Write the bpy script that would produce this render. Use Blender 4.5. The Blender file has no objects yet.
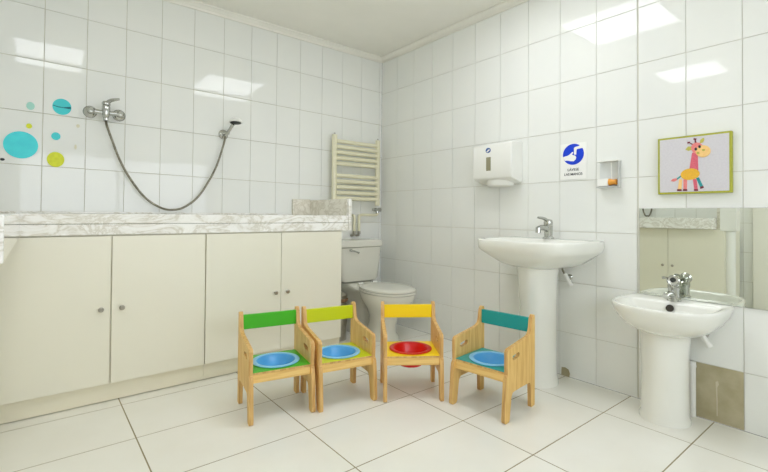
import bpy, bmesh, math, random
from mathutils import Vector, Matrix
random.seed(7)
PI = math.pi
scene = bpy.context.scene
COL = scene.collection

# ---------------------------------------------------------------- colours
def lin(c):
    out = []
    for v in c[:3]:
        v = v / 255.0
        out.append(v / 12.92 if v <= 0.04045 else ((v + 0.055) / 1.055) ** 2.4)
    return (out[0], out[1], out[2], 1.0)

def mat(name, rgb, rough=0.5, metal=0.0, spec=0.5, coat=0.0, noise=None, bump=None, trans=0.0, ior=1.45, alpha=None):
    """principled material; noise=(rgb2, scale, amount) mottles the base colour procedurally"""
    m = bpy.data.materials.new(name); m.use_nodes = True
    nt = m.node_tree; b = nt.nodes['Principled BSDF']
    b.inputs['Base Color'].default_value = lin(rgb)
    b.inputs['Roughness'].default_value = rough
    b.inputs['Metallic'].default_value = metal
    b.inputs['Specular IOR Level'].default_value = spec
    b.inputs['Coat Weight'].default_value = coat
    b.inputs['Coat Roughness'].default_value = 0.03
    b.inputs['Transmission Weight'].default_value = trans
    b.inputs['IOR'].default_value = ior
    tc = nt.nodes.new('ShaderNodeTexCoord')
    if noise is None:
        noise = (tuple(max(0, v - 5) for v in rgb), 6.0, 0.5)
    n = nt.nodes.new('ShaderNodeTexNoise'); n.inputs['Scale'].default_value = noise[1]; n.inputs['Detail'].default_value = 5
    nt.links.new(tc.outputs['Object'], n.inputs['Vector'])
    mx = nt.nodes.new('ShaderNodeMix'); mx.data_type = 'RGBA'
    mx.inputs[6].default_value = lin(rgb); mx.inputs[7].default_value = lin(noise[0])
    mr = nt.nodes.new('ShaderNodeMapRange'); mr.inputs[1].default_value = 0.35; mr.inputs[2].default_value = 0.7
    mr.inputs[3].default_value = 0; mr.inputs[4].default_value = noise[2]
    nt.links.new(n.outputs['Fac'], mr.inputs[0]); nt.links.new(mr.outputs[0], mx.inputs[0])
    nt.links.new(mx.outputs[2], b.inputs['Base Color'])
    if bump:
        n2 = nt.nodes.new('ShaderNodeTexNoise'); n2.inputs['Scale'].default_value = bump[0]; n2.inputs['Detail'].default_value = 3
        nt.links.new(tc.outputs['Object'], n2.inputs['Vector'])
        bp = nt.nodes.new('ShaderNodeBump'); bp.inputs['Strength'].default_value = bump[1]; bp.inputs['Distance'].default_value = bump[2]
        nt.links.new(n2.outputs['Fac'], bp.inputs['Height']); nt.links.new(bp.outputs[0], b.inputs['Normal'])
    return m

def wood_mat(name, light, dark, axis=2):
    m = mat(name, light, 0.45)
    nt = m.node_tree; b = nt.nodes['Principled BSDF']
    tc = nt.nodes.new('ShaderNodeTexCoord'); mp = nt.nodes.new('ShaderNodeMapping')
    s = [70, 70, 70]; s[axis] = 5
    mp.inputs['Scale'].default_value = s
    n = nt.nodes.new('ShaderNodeTexNoise'); n.inputs['Scale'].default_value = 1.0; n.inputs['Detail'].default_value = 4; n.inputs['Distortion'].default_value = 0.6
    r = nt.nodes.new('ShaderNodeValToRGB')
    r.color_ramp.elements[0].position = 0.36; r.color_ramp.elements[0].color = lin(dark)
    r.color_ramp.elements[1].position = 0.62; r.color_ramp.elements[1].color = lin(light)
    nt.links.new(tc.outputs['Object'], mp.inputs['Vector']); nt.links.new(mp.outputs[0], n.inputs['Vector'])
    nt.links.new(n.outputs['Fac'], r.inputs[0]); nt.links.new(r.outputs[0], b.inputs['Base Color'])
    return m

def marble_mat(name, base=(249, 248, 244), vein=(219, 215, 203)):
    m = mat(name, base, 0.05, coat=0.5)
    nt = m.node_tree; b = nt.nodes['Principled BSDF']
    tc = nt.nodes.new('ShaderNodeTexCoord'); mp = nt.nodes.new('ShaderNodeMapping')
    mp.inputs['Rotation'].default_value = (0.3, 0.5, 0.6); mp.inputs['Scale'].default_value = (5, 7, 9)
    n = nt.nodes.new('ShaderNodeTexNoise'); n.inputs['Scale'].default_value = 1.0; n.inputs['Detail'].default_value = 9; n.inputs['Roughness'].default_value = 0.62; n.inputs['Distortion'].default_value = 1.6
    r = nt.nodes.new('ShaderNodeValToRGB'); cr = r.color_ramp
    cr.elements[0].position = 0.40; cr.elements[0].color = lin(base)
    cr.elements[1].position = 0.60; cr.elements[1].color = lin(base)
    e = cr.elements.new(0.5); e.color = lin(vein)
    e = cr.elements.new(0.46); e.color = lin(tuple((a * 2 + c) / 3 for a, c in zip(base, vein)))
    e = cr.elements.new(0.54); e.color = lin(tuple((a * 3 + c) / 4 for a, c in zip(base, vein)))
    nt.links.new(tc.outputs['Object'], mp.inputs['Vector']); nt.links.new(mp.outputs[0], n.inputs['Vector'])
    nt.links.new(n.outputs['Fac'], r.inputs[0]); nt.links.new(r.outputs[0], b.inputs['Base Color'])
    return m

def emit_mat(name, rgb, strength):
    m = bpy.data.materials.new(name); m.use_nodes = True
    nt = m.node_tree; b = nt.nodes['Principled BSDF']
    b.inputs['Base Color'].default_value = lin((230, 230, 230))
    b.inputs['Emission Color'].default_value = lin(rgb); b.inputs['Emission Strength'].default_value = strength
    return m

M = dict(
    tile=mat('white_wall_tile', (237, 238, 233), 0.035, spec=0.38, noise=((232, 234, 231), 3.0, 0.6), bump=(2.2, 0.06, 0.01)),
    grout=mat('wall_grout', (212, 210, 193), 0.9, noise=((186, 183, 160), 9.0, 0.8)),
    grout_pale=mat('pale_wall_grout', (216, 214, 202), 0.9),
    floor_tile=mat('floor_tile', (240, 239, 231), 0.2, spec=0.4, noise=((233, 231, 220), 2.6, 0.8), bump=(3.0, 0.05, 0.01)),
    floor_grout=mat('floor_grout', (138, 126, 92), 0.9, noise=((158, 150, 120), 8.0, 0.8)),
    paint=mat('ceiling_paint', (241, 239, 230), 0.85),
    plaster=mat('plaster', (206, 200, 178), 0.9),
    mortar=mat('bare_mortar', (186, 178, 148), 0.9, noise=((164, 154, 122), 11.0, 0.9), bump=(40, 0.5, 0.004)),
    cream=mat('cream_laminate', (237, 234, 218), 0.33, noise=((234, 231, 214), 2.0, 0.6)),
    plinth=mat('cream_plinth', (234, 229, 208), 0.4),
    carcass=mat('cabinet_carcass', (150, 144, 122), 0.6),
    marble=marble_mat('pale_marble'),
    marble2=marble_mat('brown_veined_marble', (236, 232, 219), (212, 206, 188)),
    ceramic=mat('white_ceramic', (238, 238, 230), 0.08, spec=0.6, coat=0.3),
    ceramic_old=mat('toilet_ceramic', (224, 223, 212), 0.16, spec=0.5, coat=0.2),
    chrome=mat('chrome', (196, 197, 192), 0.12, metal=1.0, noise=((170, 172, 168), 20, 0.5)),
    steel=mat('brushed_steel', (186, 182, 172), 0.28, metal=1.0, noise=((150, 144, 130), 16, 0.8)),
    hose=mat('steel_hose', (150, 146, 130), 0.35, metal=0.9, noise=((104, 100, 84), 40, 0.8)),
    dark=mat('dark_rubber', (40, 44, 40), 0.5),
    hole=mat('drain_dark', (58, 52, 44), 0.6),
    radiator=mat('cream_enamel', (231, 227, 199), 0.28, coat=0.2),
    plastic=mat('white_plastic', (238, 238, 232), 0.3),
    plastic_grey=mat('grey_plastic', (196, 197, 194), 0.3),
    clear=mat('clear_plastic', (225, 228, 226), 0.1, spec=0.5),
    window=mat('smoked_window', (150, 146, 118), 0.2),
    blue_badge=mat('blue_badge', (52, 96, 160), 0.4),
    sign_blue=mat('sign_blue', (10, 62, 214), 0.45),
    sign_white=mat('sign_white', (244, 244, 240), 0.5),
    ink=mat('black_ink', (40, 42, 48), 0.6),
    orange=mat('orange_plastic', (232, 160, 62), 0.3),
    lime=mat('lime_frame', (176, 178, 62), 0.55, noise=((156, 160, 48), 60, 0.6)),
    canvas=mat('lilac_grey_canvas', (214, 211, 215), 0.8, noise=((204, 200, 206), 120, 0.6)),
    g_yellow=mat('fabric_yellow', (242, 190, 62), 0.8, noise=((224, 168, 60), 160, 0.8)),
    g_pink=mat('fabric_pink', (226, 112, 128), 0.8, noise=((205, 90, 110), 160, 0.8)),
    g_peach=mat('fabric_peach', (246, 208, 138), 0.8, noise=((240, 190, 120), 160, 0.8)),
    g_teal=mat('fabric_teal', (60, 160, 160), 0.8, noise=((40, 130, 140), 160, 0.8)),
    g_maroon=mat('fabric_maroon', (120, 52, 66), 0.8),
    g_olive=mat('fabric_olive', (196, 190, 92), 0.8, noise=((176, 170, 76), 160, 0.8)),
    g_salmon=mat('fabric_salmon', (236, 142, 138), 0.8, noise=((222, 120, 120), 160, 0.8)),
    st_turq=mat('sticker_turquoise', (72, 220, 226), 0.35, noise=((64, 208, 220), 30, 0.7)),
    st_turq2=mat('sticker_deep_turquoise', (64, 204, 210), 0.35),
    st_yel=mat('sticker_yellow_green', (220, 226, 40), 0.4, noise=((204, 210, 30), 60, 0.8)),
    st_mint=mat('sticker_mint', (168, 220, 206), 0.4),
    st_pale=mat('sticker_pale', (226, 222, 196), 0.4),
    crack=mat('sticker_crack', (26, 104, 116), 0.6),
    wood=wood_mat('pale_plywood', (240, 202, 126), (222, 176, 98), 2),
    wood_h=wood_mat('pale_plywood_rail', (242, 205, 130), (224, 180, 102), 0),
    ply_edge_shaded=wood_mat('plywood_edge_shaded', (222, 182, 116), (198, 152, 88), 2),  # plywood edge tone, with shading of the panel edges put into darker colour
    green=mat('green_laminate', (70, 184, 32), 0.35),
    limegreen=mat('lime_laminate', (206, 216, 16), 0.35),
    yellow=mat('yellow_laminate', (255, 222, 4), 0.35),
    teal=mat('teal_laminate', (28, 158, 154), 0.35),
    bowl_blue=mat('blue_plastic', (92, 178, 232), 0.3, coat=0.2),
    bowl_blue_rim=mat('blue_plastic_rim_sheen', (136, 202, 240), 0.3),  # glossy reflection along the rim put into a paler blue
    bowl_red_rim=mat('red_plastic_rim', (204, 26, 20), 0.3),
    bowl_red=mat('red_plastic', (216, 22, 18), 0.3, coat=0.2),
    door=mat('door_paint', (240, 238, 228), 0.4),
    door_wood=mat('tan_door', (196, 184, 150), 0.5),
    lamp=emit_mat('lamp_diffuser', (245, 248, 255), 5.4),
    window_fill=emit_mat('window_fill_glow', (236, 242, 255), 2.6),  # glow of the added rear window, fills the camera side
    lamp_frame=mat('lamp_frame', (240, 240, 238), 0.4),
    bag=mat('bin_liner', (202, 204, 198), 0.35),
    rust=mat('rusty_metal', (140, 104, 74), 0.7, noise=((96, 70, 50), 50, 0.9)),
)
mm = bpy.data.materials.new('mirror_glass'); mm.use_nodes = True
b = mm.node_tree.nodes['Principled BSDF']
b.inputs['Metallic'].default_value = 1; b.inputs['Roughness'].default_value = 0.004; b.inputs['Base Color'].default_value = lin((232, 236, 228))
M['mirror'] = mm

# ---------------------------------------------------------------- mesh helpers
def link(name, bm, m, parent=None, bevel=None, smooth=35, mats=None):
    bmesh.ops.recalc_face_normals(bm, faces=bm.faces)
    me = bpy.data.meshes.new(name); bm.to_mesh(me); bm.free()
    for k in (mats if mats else [m]): me.materials.append(M[k] if isinstance(k, str) else k)
    o = bpy.data.objects.new(name, me); COL.objects.link(o)
    if parent is not None: o.parent = parent
    if bevel:
        md = o.modifiers.new('bevel', 'BEVEL'); md.width = bevel; md.segments = 2; md.limit_method = 'ANGLE'; md.angle_limit = math.radians(40)
        md.harden_normals = False
    if smooth:
        for p in me.polygons: p.use_smooth = True
        me.set_sharp_from_angle(angle=math.radians(smooth))
    return o

def tag(o, label, cat, group=None):
    o['label'] = label; o['category'] = cat
    if group: o['group'] = group
    return o

def empty(name, loc, label, cat, group=None, rz=0):
    o = bpy.data.objects.new(name, None); COL.objects.link(o)
    o.empty_display_size = 0.05
    o.location = loc; o.rotation_euler = (0, 0, rz)
    return tag(o, label, cat, group)

def structure(o):
    o['kind'] = 'structure'; return o

def B(): return bmesh.new()

def box(bm, lo, hi):
    x0, y0, z0 = lo; x1, y1, z1 = hi
    v = [bm.verts.new(p) for p in ((x0, y0, z0), (x1, y0, z0), (x1, y1, z0), (x0, y1, z0), (x0, y0, z1), (x1, y0, z1), (x1, y1, z1), (x0, y1, z1))]
    for f in ((0, 3, 2, 1), (4, 5, 6, 7), (0, 1, 5, 4), (1, 2, 6, 5), (2, 3, 7, 6), (3, 0, 4, 7)):
        bm.faces.new([v[i] for i in f])
    return bm

def loft(bm, rings, cap0=True, cap1=True, closed=True):
    R = [[bm.verts.new(p) for p in r] for r in rings]
    n = len(R[0])
    for a, c in zip(R, R[1:]):
        for i in range(n if closed else n - 1):
            j = (i + 1) % n
            bm.faces.new((a[i], a[j], c[j], c[i]))
    if cap0: bm.faces.new(R[0][::-1])
    if cap1: bm.faces.new(R[-1])
    return bm

def frame_for(d):
    d = Vector(d).normalized()
    a = Vector((0, 0, 1)) if abs(d.z) < 0.9 else Vector((1, 0, 0))
    u = d.cross(a).normalized(); w = d.cross(u).normalized()
    return d, u, w

def cyl(bm, p0, p1, r0, r1=None, n=20, caps=True):
    r1 = r0 if r1 is None else r1
    p0 = Vector(p0); p1 = Vector(p1); d, u, w = frame_for(p1 - p0)
    rings = [[p + (u * math.cos(2 * PI * i / n) + w * math.sin(2 * PI * i / n)) * r for i in range(n)] for p, r in ((p0, r0), (p1, r1))]
    return loft(bm, rings, caps, caps)

def lathe(bm, origin, axis, prof, n=28, caps=True):
    """prof = [(radius, distance along axis)]"""
    o = Vector(origin); d, u, w = frame_for(axis)
    rings = [[o + d * h + (u * math.cos(2 * PI * i / n) + w * math.sin(2 * PI * i / n)) * max(r, 1e-4) for i in range(n)] for r, h in prof]
    return loft(bm, rings, caps, caps)

def tube(bm, pts, r, n=10, ridge=0.0, sub=1):
    P = [Vector(p) for p in pts]
    rings = []; u = None
    for i, p in enumerate(P):
        t = (P[min(i + 1, len(P) - 1)] - P[max(i - 1, 0)]).normalized()
        if u is None: _, u, w = frame_for(t)
        u = (u - t * u.dot(t)).normalized(); w = t.cross(u)
        rr = r[i] if isinstance(r, (list, tuple)) else r
        rr = rr + (ridge if i % 2 else 0)
        rings.append([p + (u * math.cos(2 * PI * k / n) + w * math.sin(2 * PI * k / n)) * rr for k in range(n)])
    return loft(bm, rings)

def spline(pts, n):
    """catmull-rom through pts"""
    P = [Vector(p) for p in pts]; P = [P[0] * 2 - P[1]] + P + [P[-1] * 2 - P[-2]]
    out = []
    for i in range(1, len(P) - 2):
        a, b_, c, d = P[i - 1], P[i], P[i + 1], P[i + 2]
        for k in range(n):
            t = k / n
            out.append(0.5 * ((2 * b_) + (c - a) * t + (2 * a - 5 * b_ + 4 * c - d) * t * t + (3 * b_ - a - 3 * c + d) * t ** 3))
    out.append(P[-2]); return out

def prism(bm, poly, f, c0, c1, holes=()):
    """poly in 2D (a,b) pushed through f(a,b,c) between c0 and c1; triangulated faces allow holes"""
    loops = [poly] + list(holes)
    faces = {}
    allv = []
    for c in (c0, c1):
        edges = []; vs = []
        for lp in loops:
            v = [bm.verts.new(f(a, b_, c)) for a, b_ in lp]
            vs.append(v)
            edges += [bm.edges.new((v[i], v[(i + 1) % len(v)])) for i in range(len(v))]
        if holes: bmesh.ops.triangle_fill(bm, edges=edges, use_beauty=True, use_dissolve=False)
        else: bm.faces.new(vs[0])
        allv.append(vs)
    for v0, v1 in zip(*allv):
        n = len(v0)
        for i in range(n):
            bm.faces.new((v0[i], v0[(i + 1) % n], v1[(i + 1) % n], v1[i]))
    return bm

def circle(cx, cy, rx, ry=None, n=32, a0=0):
    ry = rx if ry is None else ry
    return [(cx + rx * math.cos(a0 + 2 * PI * i / n), cy + ry * math.sin(a0 + 2 * PI * i / n)) for i in range(n)]

def RW(y0, z0, x0=0.0):            # right wall: a = to the viewer's right, b = up, c = out of the wall
    return lambda a, b_, c: (x0 - c, y0 - a, z0 + b_)
def LW(x0, z0, y0=0.0):            # left wall
    return lambda a, b_, c: (x0 + a, y0 - c, z0 + b_)

# ================================================================= SETTING
CEIL = 2.372; XW = -3.15; YR = -3.95
GAP = 0.0014

def tiled_wall(name, f, cols, rows, skip=(), tilt=lambda i, j: (0, 0), wide={}, shift=lambda a: 0.0, grout='grout'):
    """every tile a slab of its own with a tiny tilt, in one mesh with the grout bed behind"""
    bm = B()
    g = [bm.verts.new(f(a, b_, -0.0048)) for a, b_ in ((cols[0], rows[0]), (cols[-1], rows[0]), (cols[-1], rows[-1]), (cols[0], rows[-1]))]
    fc = bm.faces.new(g); fc.material_index = 1
    for i in range(len(cols) - 1):
        for j in range(len(rows) - 1):
            ga = wide.get(i, GAP); gb = wide.get(i + 1, GAP)
            a0, a1 = cols[i] + ga, cols[i + 1] - gb
            b0, b1 = rows[j] + GAP, rows[j + 1] - GAP
            if (i, j) in skip:
                v = [bm.verts.new(f(a, b_, -0.002)) for a, b_ in ((a0, b0), (a1, b0), (a1, b1), (a0, b1))]
                bm.faces.new(v).material_index = 2
                continue
            ta, tb = tilt(i, j)
            am, bmid = (a0 + a1) / 2, (b0 + b1) / 2
            e = 0.0012
            def P(a, b_, c): return f(a, b_ + shift(a), c + math.tan(ta) * (a - am) + math.tan(tb) * (b_ - bmid))
            back = [bm.verts.new(P(a, b_, -0.0065)) for a, b_ in ((a0, b0), (a1, b0), (a1, b1), (a0, b1))]
            mid = [bm.verts.new(P(a, b_, -0.0007)) for a, b_ in ((a0, b0), (a1, b0), (a1, b1), (a0, b1))]
            top = [bm.verts.new(P(a, b_, 0)) for a, b_ in ((a0 + e, b0 + e), (a1 - e, b0 + e), (a1 - e, b1 - e), (a0 + e, b1 - e))]
            bm.faces.new(top)
            for k in range(4):
                l = (k + 1) % 4
                bm.faces.new((mid[k], mid[l], top[l], top[k])); bm.faces.new((back[k], back[l], mid[l], mid[k]))
    return structure(link(name, bm, None, smooth=0, mats=['tile', grout, 'mortar']))

R_ = math.radians
rnd = {}
def jitter(i, j, s=0.10):
    return (R_(random.uniform(-s, s)), R_(random.uniform(-s, s)))
# left wall: joints at x = -(0.628 + k*0.2001), rows at 2.07 - m*0.2957
lc = sorted([0.0] + [-(0.6283 - 0.2001 * 3 + k * 0.2001) for k in range(0, 17)])
lc = [XW] + [c for c in lc if c > XW + 0.02]
lr = [0.0] + [2.07 - 0.2957 * m for m in range(6, -1, -1)] + [CEIL]
def ltilt(i, j):
    a, c = jitter(i, j)
    if abs(lr[j] - (2.07 - 0.2957 * 2)) < 0.01: c = -R_(0.98) + c * 0.3
    if j >= len(lr) - 3: c *= 0.4
    return (R_(0.45) + a * 0.4, c)
tiled_wall('wall_left', LW(0, 0), lc, lr, tilt=ltilt, shift=lambda a: -0.0135 * (a + 1.25) if a > -2.7 else 0.02)
# right wall: joints at y = -(-0.2168 + n*0.2163), rows at 2.039 - m*0.297
rc = [0.0] + [-0.2168 + 0.2163 * n for n in range(2, 20) if -0.2168 + 0.2163 * n < -YR - 0.03] + [-YR]
rr_ = [0.0] + [2.039 - 0.297 * m for m in range(6, -1, -1)] + [CEIL]
wide_i = min(range(len(rc)), key=lambda i: abs(rc[i] - 2.1625)); patch_i = wide_i + 1
def rtilt(i, j):
    a, c = jitter(i, j)
    if j == len(rr_) - 2: c += -R_(0.12)
    if abs(rr_[j] - (2.039 - 0.297 * 2)) < 0.01: c = -R_(0.55)
    return (a * 0.7, c * 0.6)
wr = tiled_wall('wall_right', RW(0, 0), rc, rr_, skip={(patch_i, 0)}, tilt=rtilt, wide={wide_i: 0.0042}, grout='grout_pale')
# the far walls behind and to the left of the camera
oc = [-(-YR) + 0.2 * k for k in range(0, 20)]
oc = [c for c in oc if c < -0.05] + [0.0]
fo = lambda a, b_, c: (XW + c, a, b_)
tiled_wall('wall_opposite', fo, oc, lr, tilt=lambda i, j: jitter(i, j))
fr_ = lambda a, b_, c: (a, YR + c, b_)
tiled_wall('wall_rear', fr_, [XW + 0.225 * k for k in range(15)], lr, tilt=lambda i, j: jitter(i, j))

bm = B(); box(bm, (XW, YR, CEIL), (0, 0, CEIL + 0.06)); structure(link('ceiling', bm, 'paint', smooth=0))
# floor tiles
bm = B()
fx = [XW, -2.709, -2.109, -1.509, -0.909, -0.309, 0.0]
fy = [YR, -3.57, -3.208, -2.848, -2.487, -2.127, -1.767, -1.408, -1.030, -0.632, -0.25, 0.0]
v = [bm.verts.new(p) for p in ((XW, YR, -0.0007), (0, YR, -0.0007), (0, 0, -0.0007), (XW, 0, -0.0007))]
bm.faces.new(v).material_index = 1
for i in range(len(fx) - 1):
    for j in range(len(fy) - 1):
        g = 0.0021; e = 0.0006
        x0, x1, y0, y1 = fx[i] + g, fx[i + 1] - g, fy[j] + g, fy[j + 1] - g
        q = [bm.verts.new(p) for p in ((x0, y0, -0.002), (x1, y0, -0.002), (x1, y1, -0.002), (x0, y1, -0.002))]
        t = [bm.verts.new(p) for p in ((x0 + e, y0 + e, 0), (x1 - e, y0 + e, 0), (x1 - e, y1 - e, 0), (x0 + e, y1 - e, 0))]
        bm.faces.new(t)
        for k in range(4):
            bm.faces.new((q[k], q[(k + 1) % 4], t[(k + 1) % 4], t[k]))
structure(link('floor', bm, None, smooth=0, mats=['floor_tile', 'floor_grout']))

# cornice: swept along each wall
def cornice(name, f, a0, a1):
    prof = [(0.0, CEIL - 0.046), (0.010, CEIL - 0.046), (0.012, CEIL - 0.036), (0.022, CEIL - 0.024), (0.034, CEIL - 0.014), (0.040, CEIL - 0.010), (0.040, CEIL), (0.0, CEIL)]
    bm = B()
    rings = []
    for k, a in enumerate((a0, a1)):
        rings.append([f(a + (-(c) if (k == 1) else c), z, c) for c, z in prof])
    loft(bm, rings)
    return structure(link(name, bm, 'paint', smooth=50))
cornice('trim_1', LW(0, 0), XW, 0.0)
cornice('trim_2', RW(0, 0), 0.0, -YR)

# boxed pipe post at the end of the return worktop, and the door beyond it (both seen in the mirror)
bm = B(); cyl(bm, (-2.655, -1.957, 0), (-2.655, -1.957, 0.815), 0.042, n=24); box(bm, (-2.72, -2.018, 0.815), (-2.595, -1.892, 1.45))
structure(link('trim_3', bm, 'plastic', bevel=0.004))
bm = B(); box(bm, (XW, -2.19, 0), (XW + 0.03, -2.03, 2.05)); box(bm, (XW, -2.97, 0), (XW + 0.03, -2.88, 2.05)); box(bm, (XW, -2.97, 2.05), (XW + 0.03, -2.02, 2.13))
d1 = structure(link('door_1', bm, 'door', bevel=0.004))
bm = B(); box(bm, (XW + 0.001, -2.877, 0.006), (XW + 0.02, -2.193, 2.047)); o = link('leaf', bm, 'door_wood', d1, bevel=0.002)
bm = B(); cyl(bm, (XW + 0.02, -2.80, 1.02), (XW + 0.07, -2.80, 1.02), 0.01); cyl(bm, (XW + 0.065, -2.805, 1.02), (XW + 0.065, -2.69, 1.02), 0.009); link('door_handle', bm, 'chrome', d1)

# mortar crumbs where a tile corner has broken away, behind the tall pedestal
bm = B()
random.seed(3)
rings = []
prism(bm, [(-0.022, 0.0), (0.026, 0.0), (0.03, 0.02), (0.022, 0.042), (0.0, 0.05), (-0.02, 0.046)], RW(-1.765, 0.0), 0.0003, 0.004)
link('broken_tile_corner', bm, 'mortar', wr)
bm = B(); prism(bm, [(-.001, .03), (.0015, .03), (.002, .10), (.001, .16), (.007, .175), (.004, .19), (-.005, .185), (-.0015, .10)], RW(-2.497, 0, .0015), 0, .001); link('plaster_streak', bm, 'plaster', wr, smooth=0)

# ================================================================= CEILING LAMPS (outside the frame, reflected in the tiles)
def ceiling_lamp(x, y, label, hw=.31):
    t = empty('ceiling_light', (x, y, CEIL), label, 'ceiling light', 'ceiling panel lights')
    h = hw; q = hw - .015
    bm = B()
    for lo, hi in (((-h, -h, -.022), (h, -q, 0)), ((-h, q, -.022), (h, h, 0)), ((-h, -q, -.022), (-q, q, 0)), ((q, -q, -.022), (h, q, 0))):
        box(bm, lo, hi)
    link('frame', bm, 'lamp_frame', t, smooth=0)
    q -= .0005
    bm = B(); box(bm, (-q, -q, -.018), (q, q, -.006)); link('diffuser', bm, 'lamp', t, smooth=0)
    return t
ceiling_lamp(-0.84, -1.72, 'square ceiling panel light above the row of chairs, out of frame')
ceiling_lamp(-2.40, -1.72, 'square ceiling panel light reflected above the turquoise stickers, out of frame', .255)

# added fill light, built as an unseen window behind the camera (its glow shows in the lower tiles at the left)
wn = B()
WX0, WX1, WZ0, WZ1 = -2.80, -.45, .95, 1.68; WM = (WX0 + WX1) / 2
for lo, hi in (((WX0 - .04, YR, WZ0 - .04), (WX0, YR + .03, WZ1 + .04)), ((WX1, YR, WZ0 - .04), (WX1 + .04, YR + .03, WZ1 + .04)), ((WX0, YR, WZ0 - .04), (WX1, YR + .03, WZ0)), ((WX0, YR, WZ1), (WX1, YR + .03, WZ1 + .04)), ((WM - .02, YR, WZ0), (WM + .02, YR + .03, WZ1))): box(wn, lo, hi)
wn = structure(link('fill_window_1', wn, 'plastic', smooth=0))
for xa, xb in ((WX0, WM - .02), (WM + .02, WX1)):
    bm = B(); box(bm, (xa, YR + .004, WZ0), (xb, YR + .012, WZ1)); link('fill_pane', bm, 'window_fill', wn, smooth=0)

# ================================================================= CABINETS
def knob(parent, p, n):
    bm = B(); lathe(bm, p, n, [(0.007, 0), (0.006, 0.008), (0.009, 0.012), (0.0125, 0.017), (0.0125, 0.021), (0.008, 0.025), (0.0, 0.0255)], 18, caps=True)
    return link('knob', bm, 'steel', parent)

def door_panel(parent, f, a0, a1, z0, z1, knob_a=None, knob_z=0.462, skew=0.0):
    bm = B(); T = 0.018
    prism(bm, [(a0, z0), (a1, z0), (a1 + skew, z1), (a0 + skew, z1)], f, 0, T)
    d = link('door', bm, 'cream', parent, bevel=0.0012, smooth=0)
    if knob_a is not None:
        p = Vector(f(knob_a, knob_z, T)); q = Vector(f(knob_a, knob_z, T + 1)); knob(d, p, q - p)
    return d

def cabinet(name, label, f, a0, a1, doors, depth, group):
    """f(a,z,c): a along the front, c outwards from the carcass front"""
    t = empty(name, (0, 0, 0), label, 'cabinet', group)
    bm = B(); prism(bm, [(a0, 0.090), (a1, 0.090), (a1, 0.828), (a0, 0.828)], f, -depth, 0); link('body', bm, 'cream', t, smooth=0)
    bm = B(); prism(bm, [(a0, 0.0045), (a1, 0.0045), (a1, 0.0895), (a0, 0.0895)], f, -0.3, -0.002); link('plinth', bm, 'plinth', t, smooth=0)
    for d in doors: door_panel(t, f, *d)
    return t
FY = -0.548
fc_ = lambda a, z, c: (a, FY - c, z)
cabinet('base_cabinet', 'cream two-door base cabinet under the worktop, on the left below the shower mixer', fc_, -2.62, -1.7005,
        [(-2.60, -2.1560, .094, .824, -2.196, .466), (-2.1480, -1.7025, .094, .824, -2.107, .466, -0.003)], 0.545, 'cream base cabinets')
cabinet('base_cabinet', 'cream two-door base cabinet under the worktop, on the right behind the green chair', fc_, -1.6995, -0.79,
        [(-1.6975, -1.2445, .094, .824, -1.283, .452), (-1.2415, -0.793, .094, .824, -1.203, .452)], 0.545, 'cream base cabinets')
FX = -2.60
fc2 = lambda a, z, c: (FX + c - 0.018, a, z)
t = cabinet('base_cabinet', 'cream base cabinet seen only in the mirror, its doors meeting beside the reflected tap', fc2, -1.93, -0.60,
        [(-1.926, -1.4605, .094, .824, -1.502, .452), (-1.4565, -1.012, .094, .824, -1.415, .452)], 0.5, 'cream base cabinets')
bm = B(); prism(bm, [(-1.009, .094), (-.602, .094), (-.602, .824), (-1.009, .824)], fc2, 0, 0.018); link('filler_panel', bm, 'cream', t, smooth=0)

# ================================================================= WORKTOP
w = B(); box(w, (-3.149, -0.572, 0.884), (-0.741, -0.001, 0.934))
wt = link('worktop', w, 'marble', bevel=0.004)
tag(wt, 'long pale marble worktop over the cream cabinets, turning a corner at the left', 'worktop')
bm = B(); box(bm, (-2.56, -0.572, 0.829), (-0.741, -0.05, 0.8825)); link('edge_strip', bm, 'marble', wt, bevel=0.003)
bm = B(); box(bm, (-3.149, -1.862, 0.829), (-2.505, -0.5735, 0.934)); link('return_slab', bm, 'marble', wt, bevel=0.003)
bm = B(); box(bm, (-0.740, -0.574, 0.829), (-0.716, -0.001, 1.052)); link('end_upstand', bm, 'marble', wt, bevel=0.003)
bm = B(); box(bm, (-0.892, -0.026, 0.9345), (-0.7405, -0.0015, 1.058)); link('rear_upstand', bm, 'marble2', wt, bevel=0.002)
bm = B(); box(bm, (-0.7425, -0.545, 0.9345), (-0.7405, -0.027, 1.05)); link('upstand_facing', bm, 'marble2', wt, smooth=0)
bm = B(); box(bm, (-3.148, -0.017, 0.9345), (-0.893, -0.0015, 0.944)); link('splash_strip', bm, 'marble', wt, bevel=0.002)
bm = B(); box(bm, (-3.148, -1.887, 0.829), (-2.62, -1.8625, 1.06)); link('return_upstand', bm, 'marble2', wt, bevel=0.002)

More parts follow.
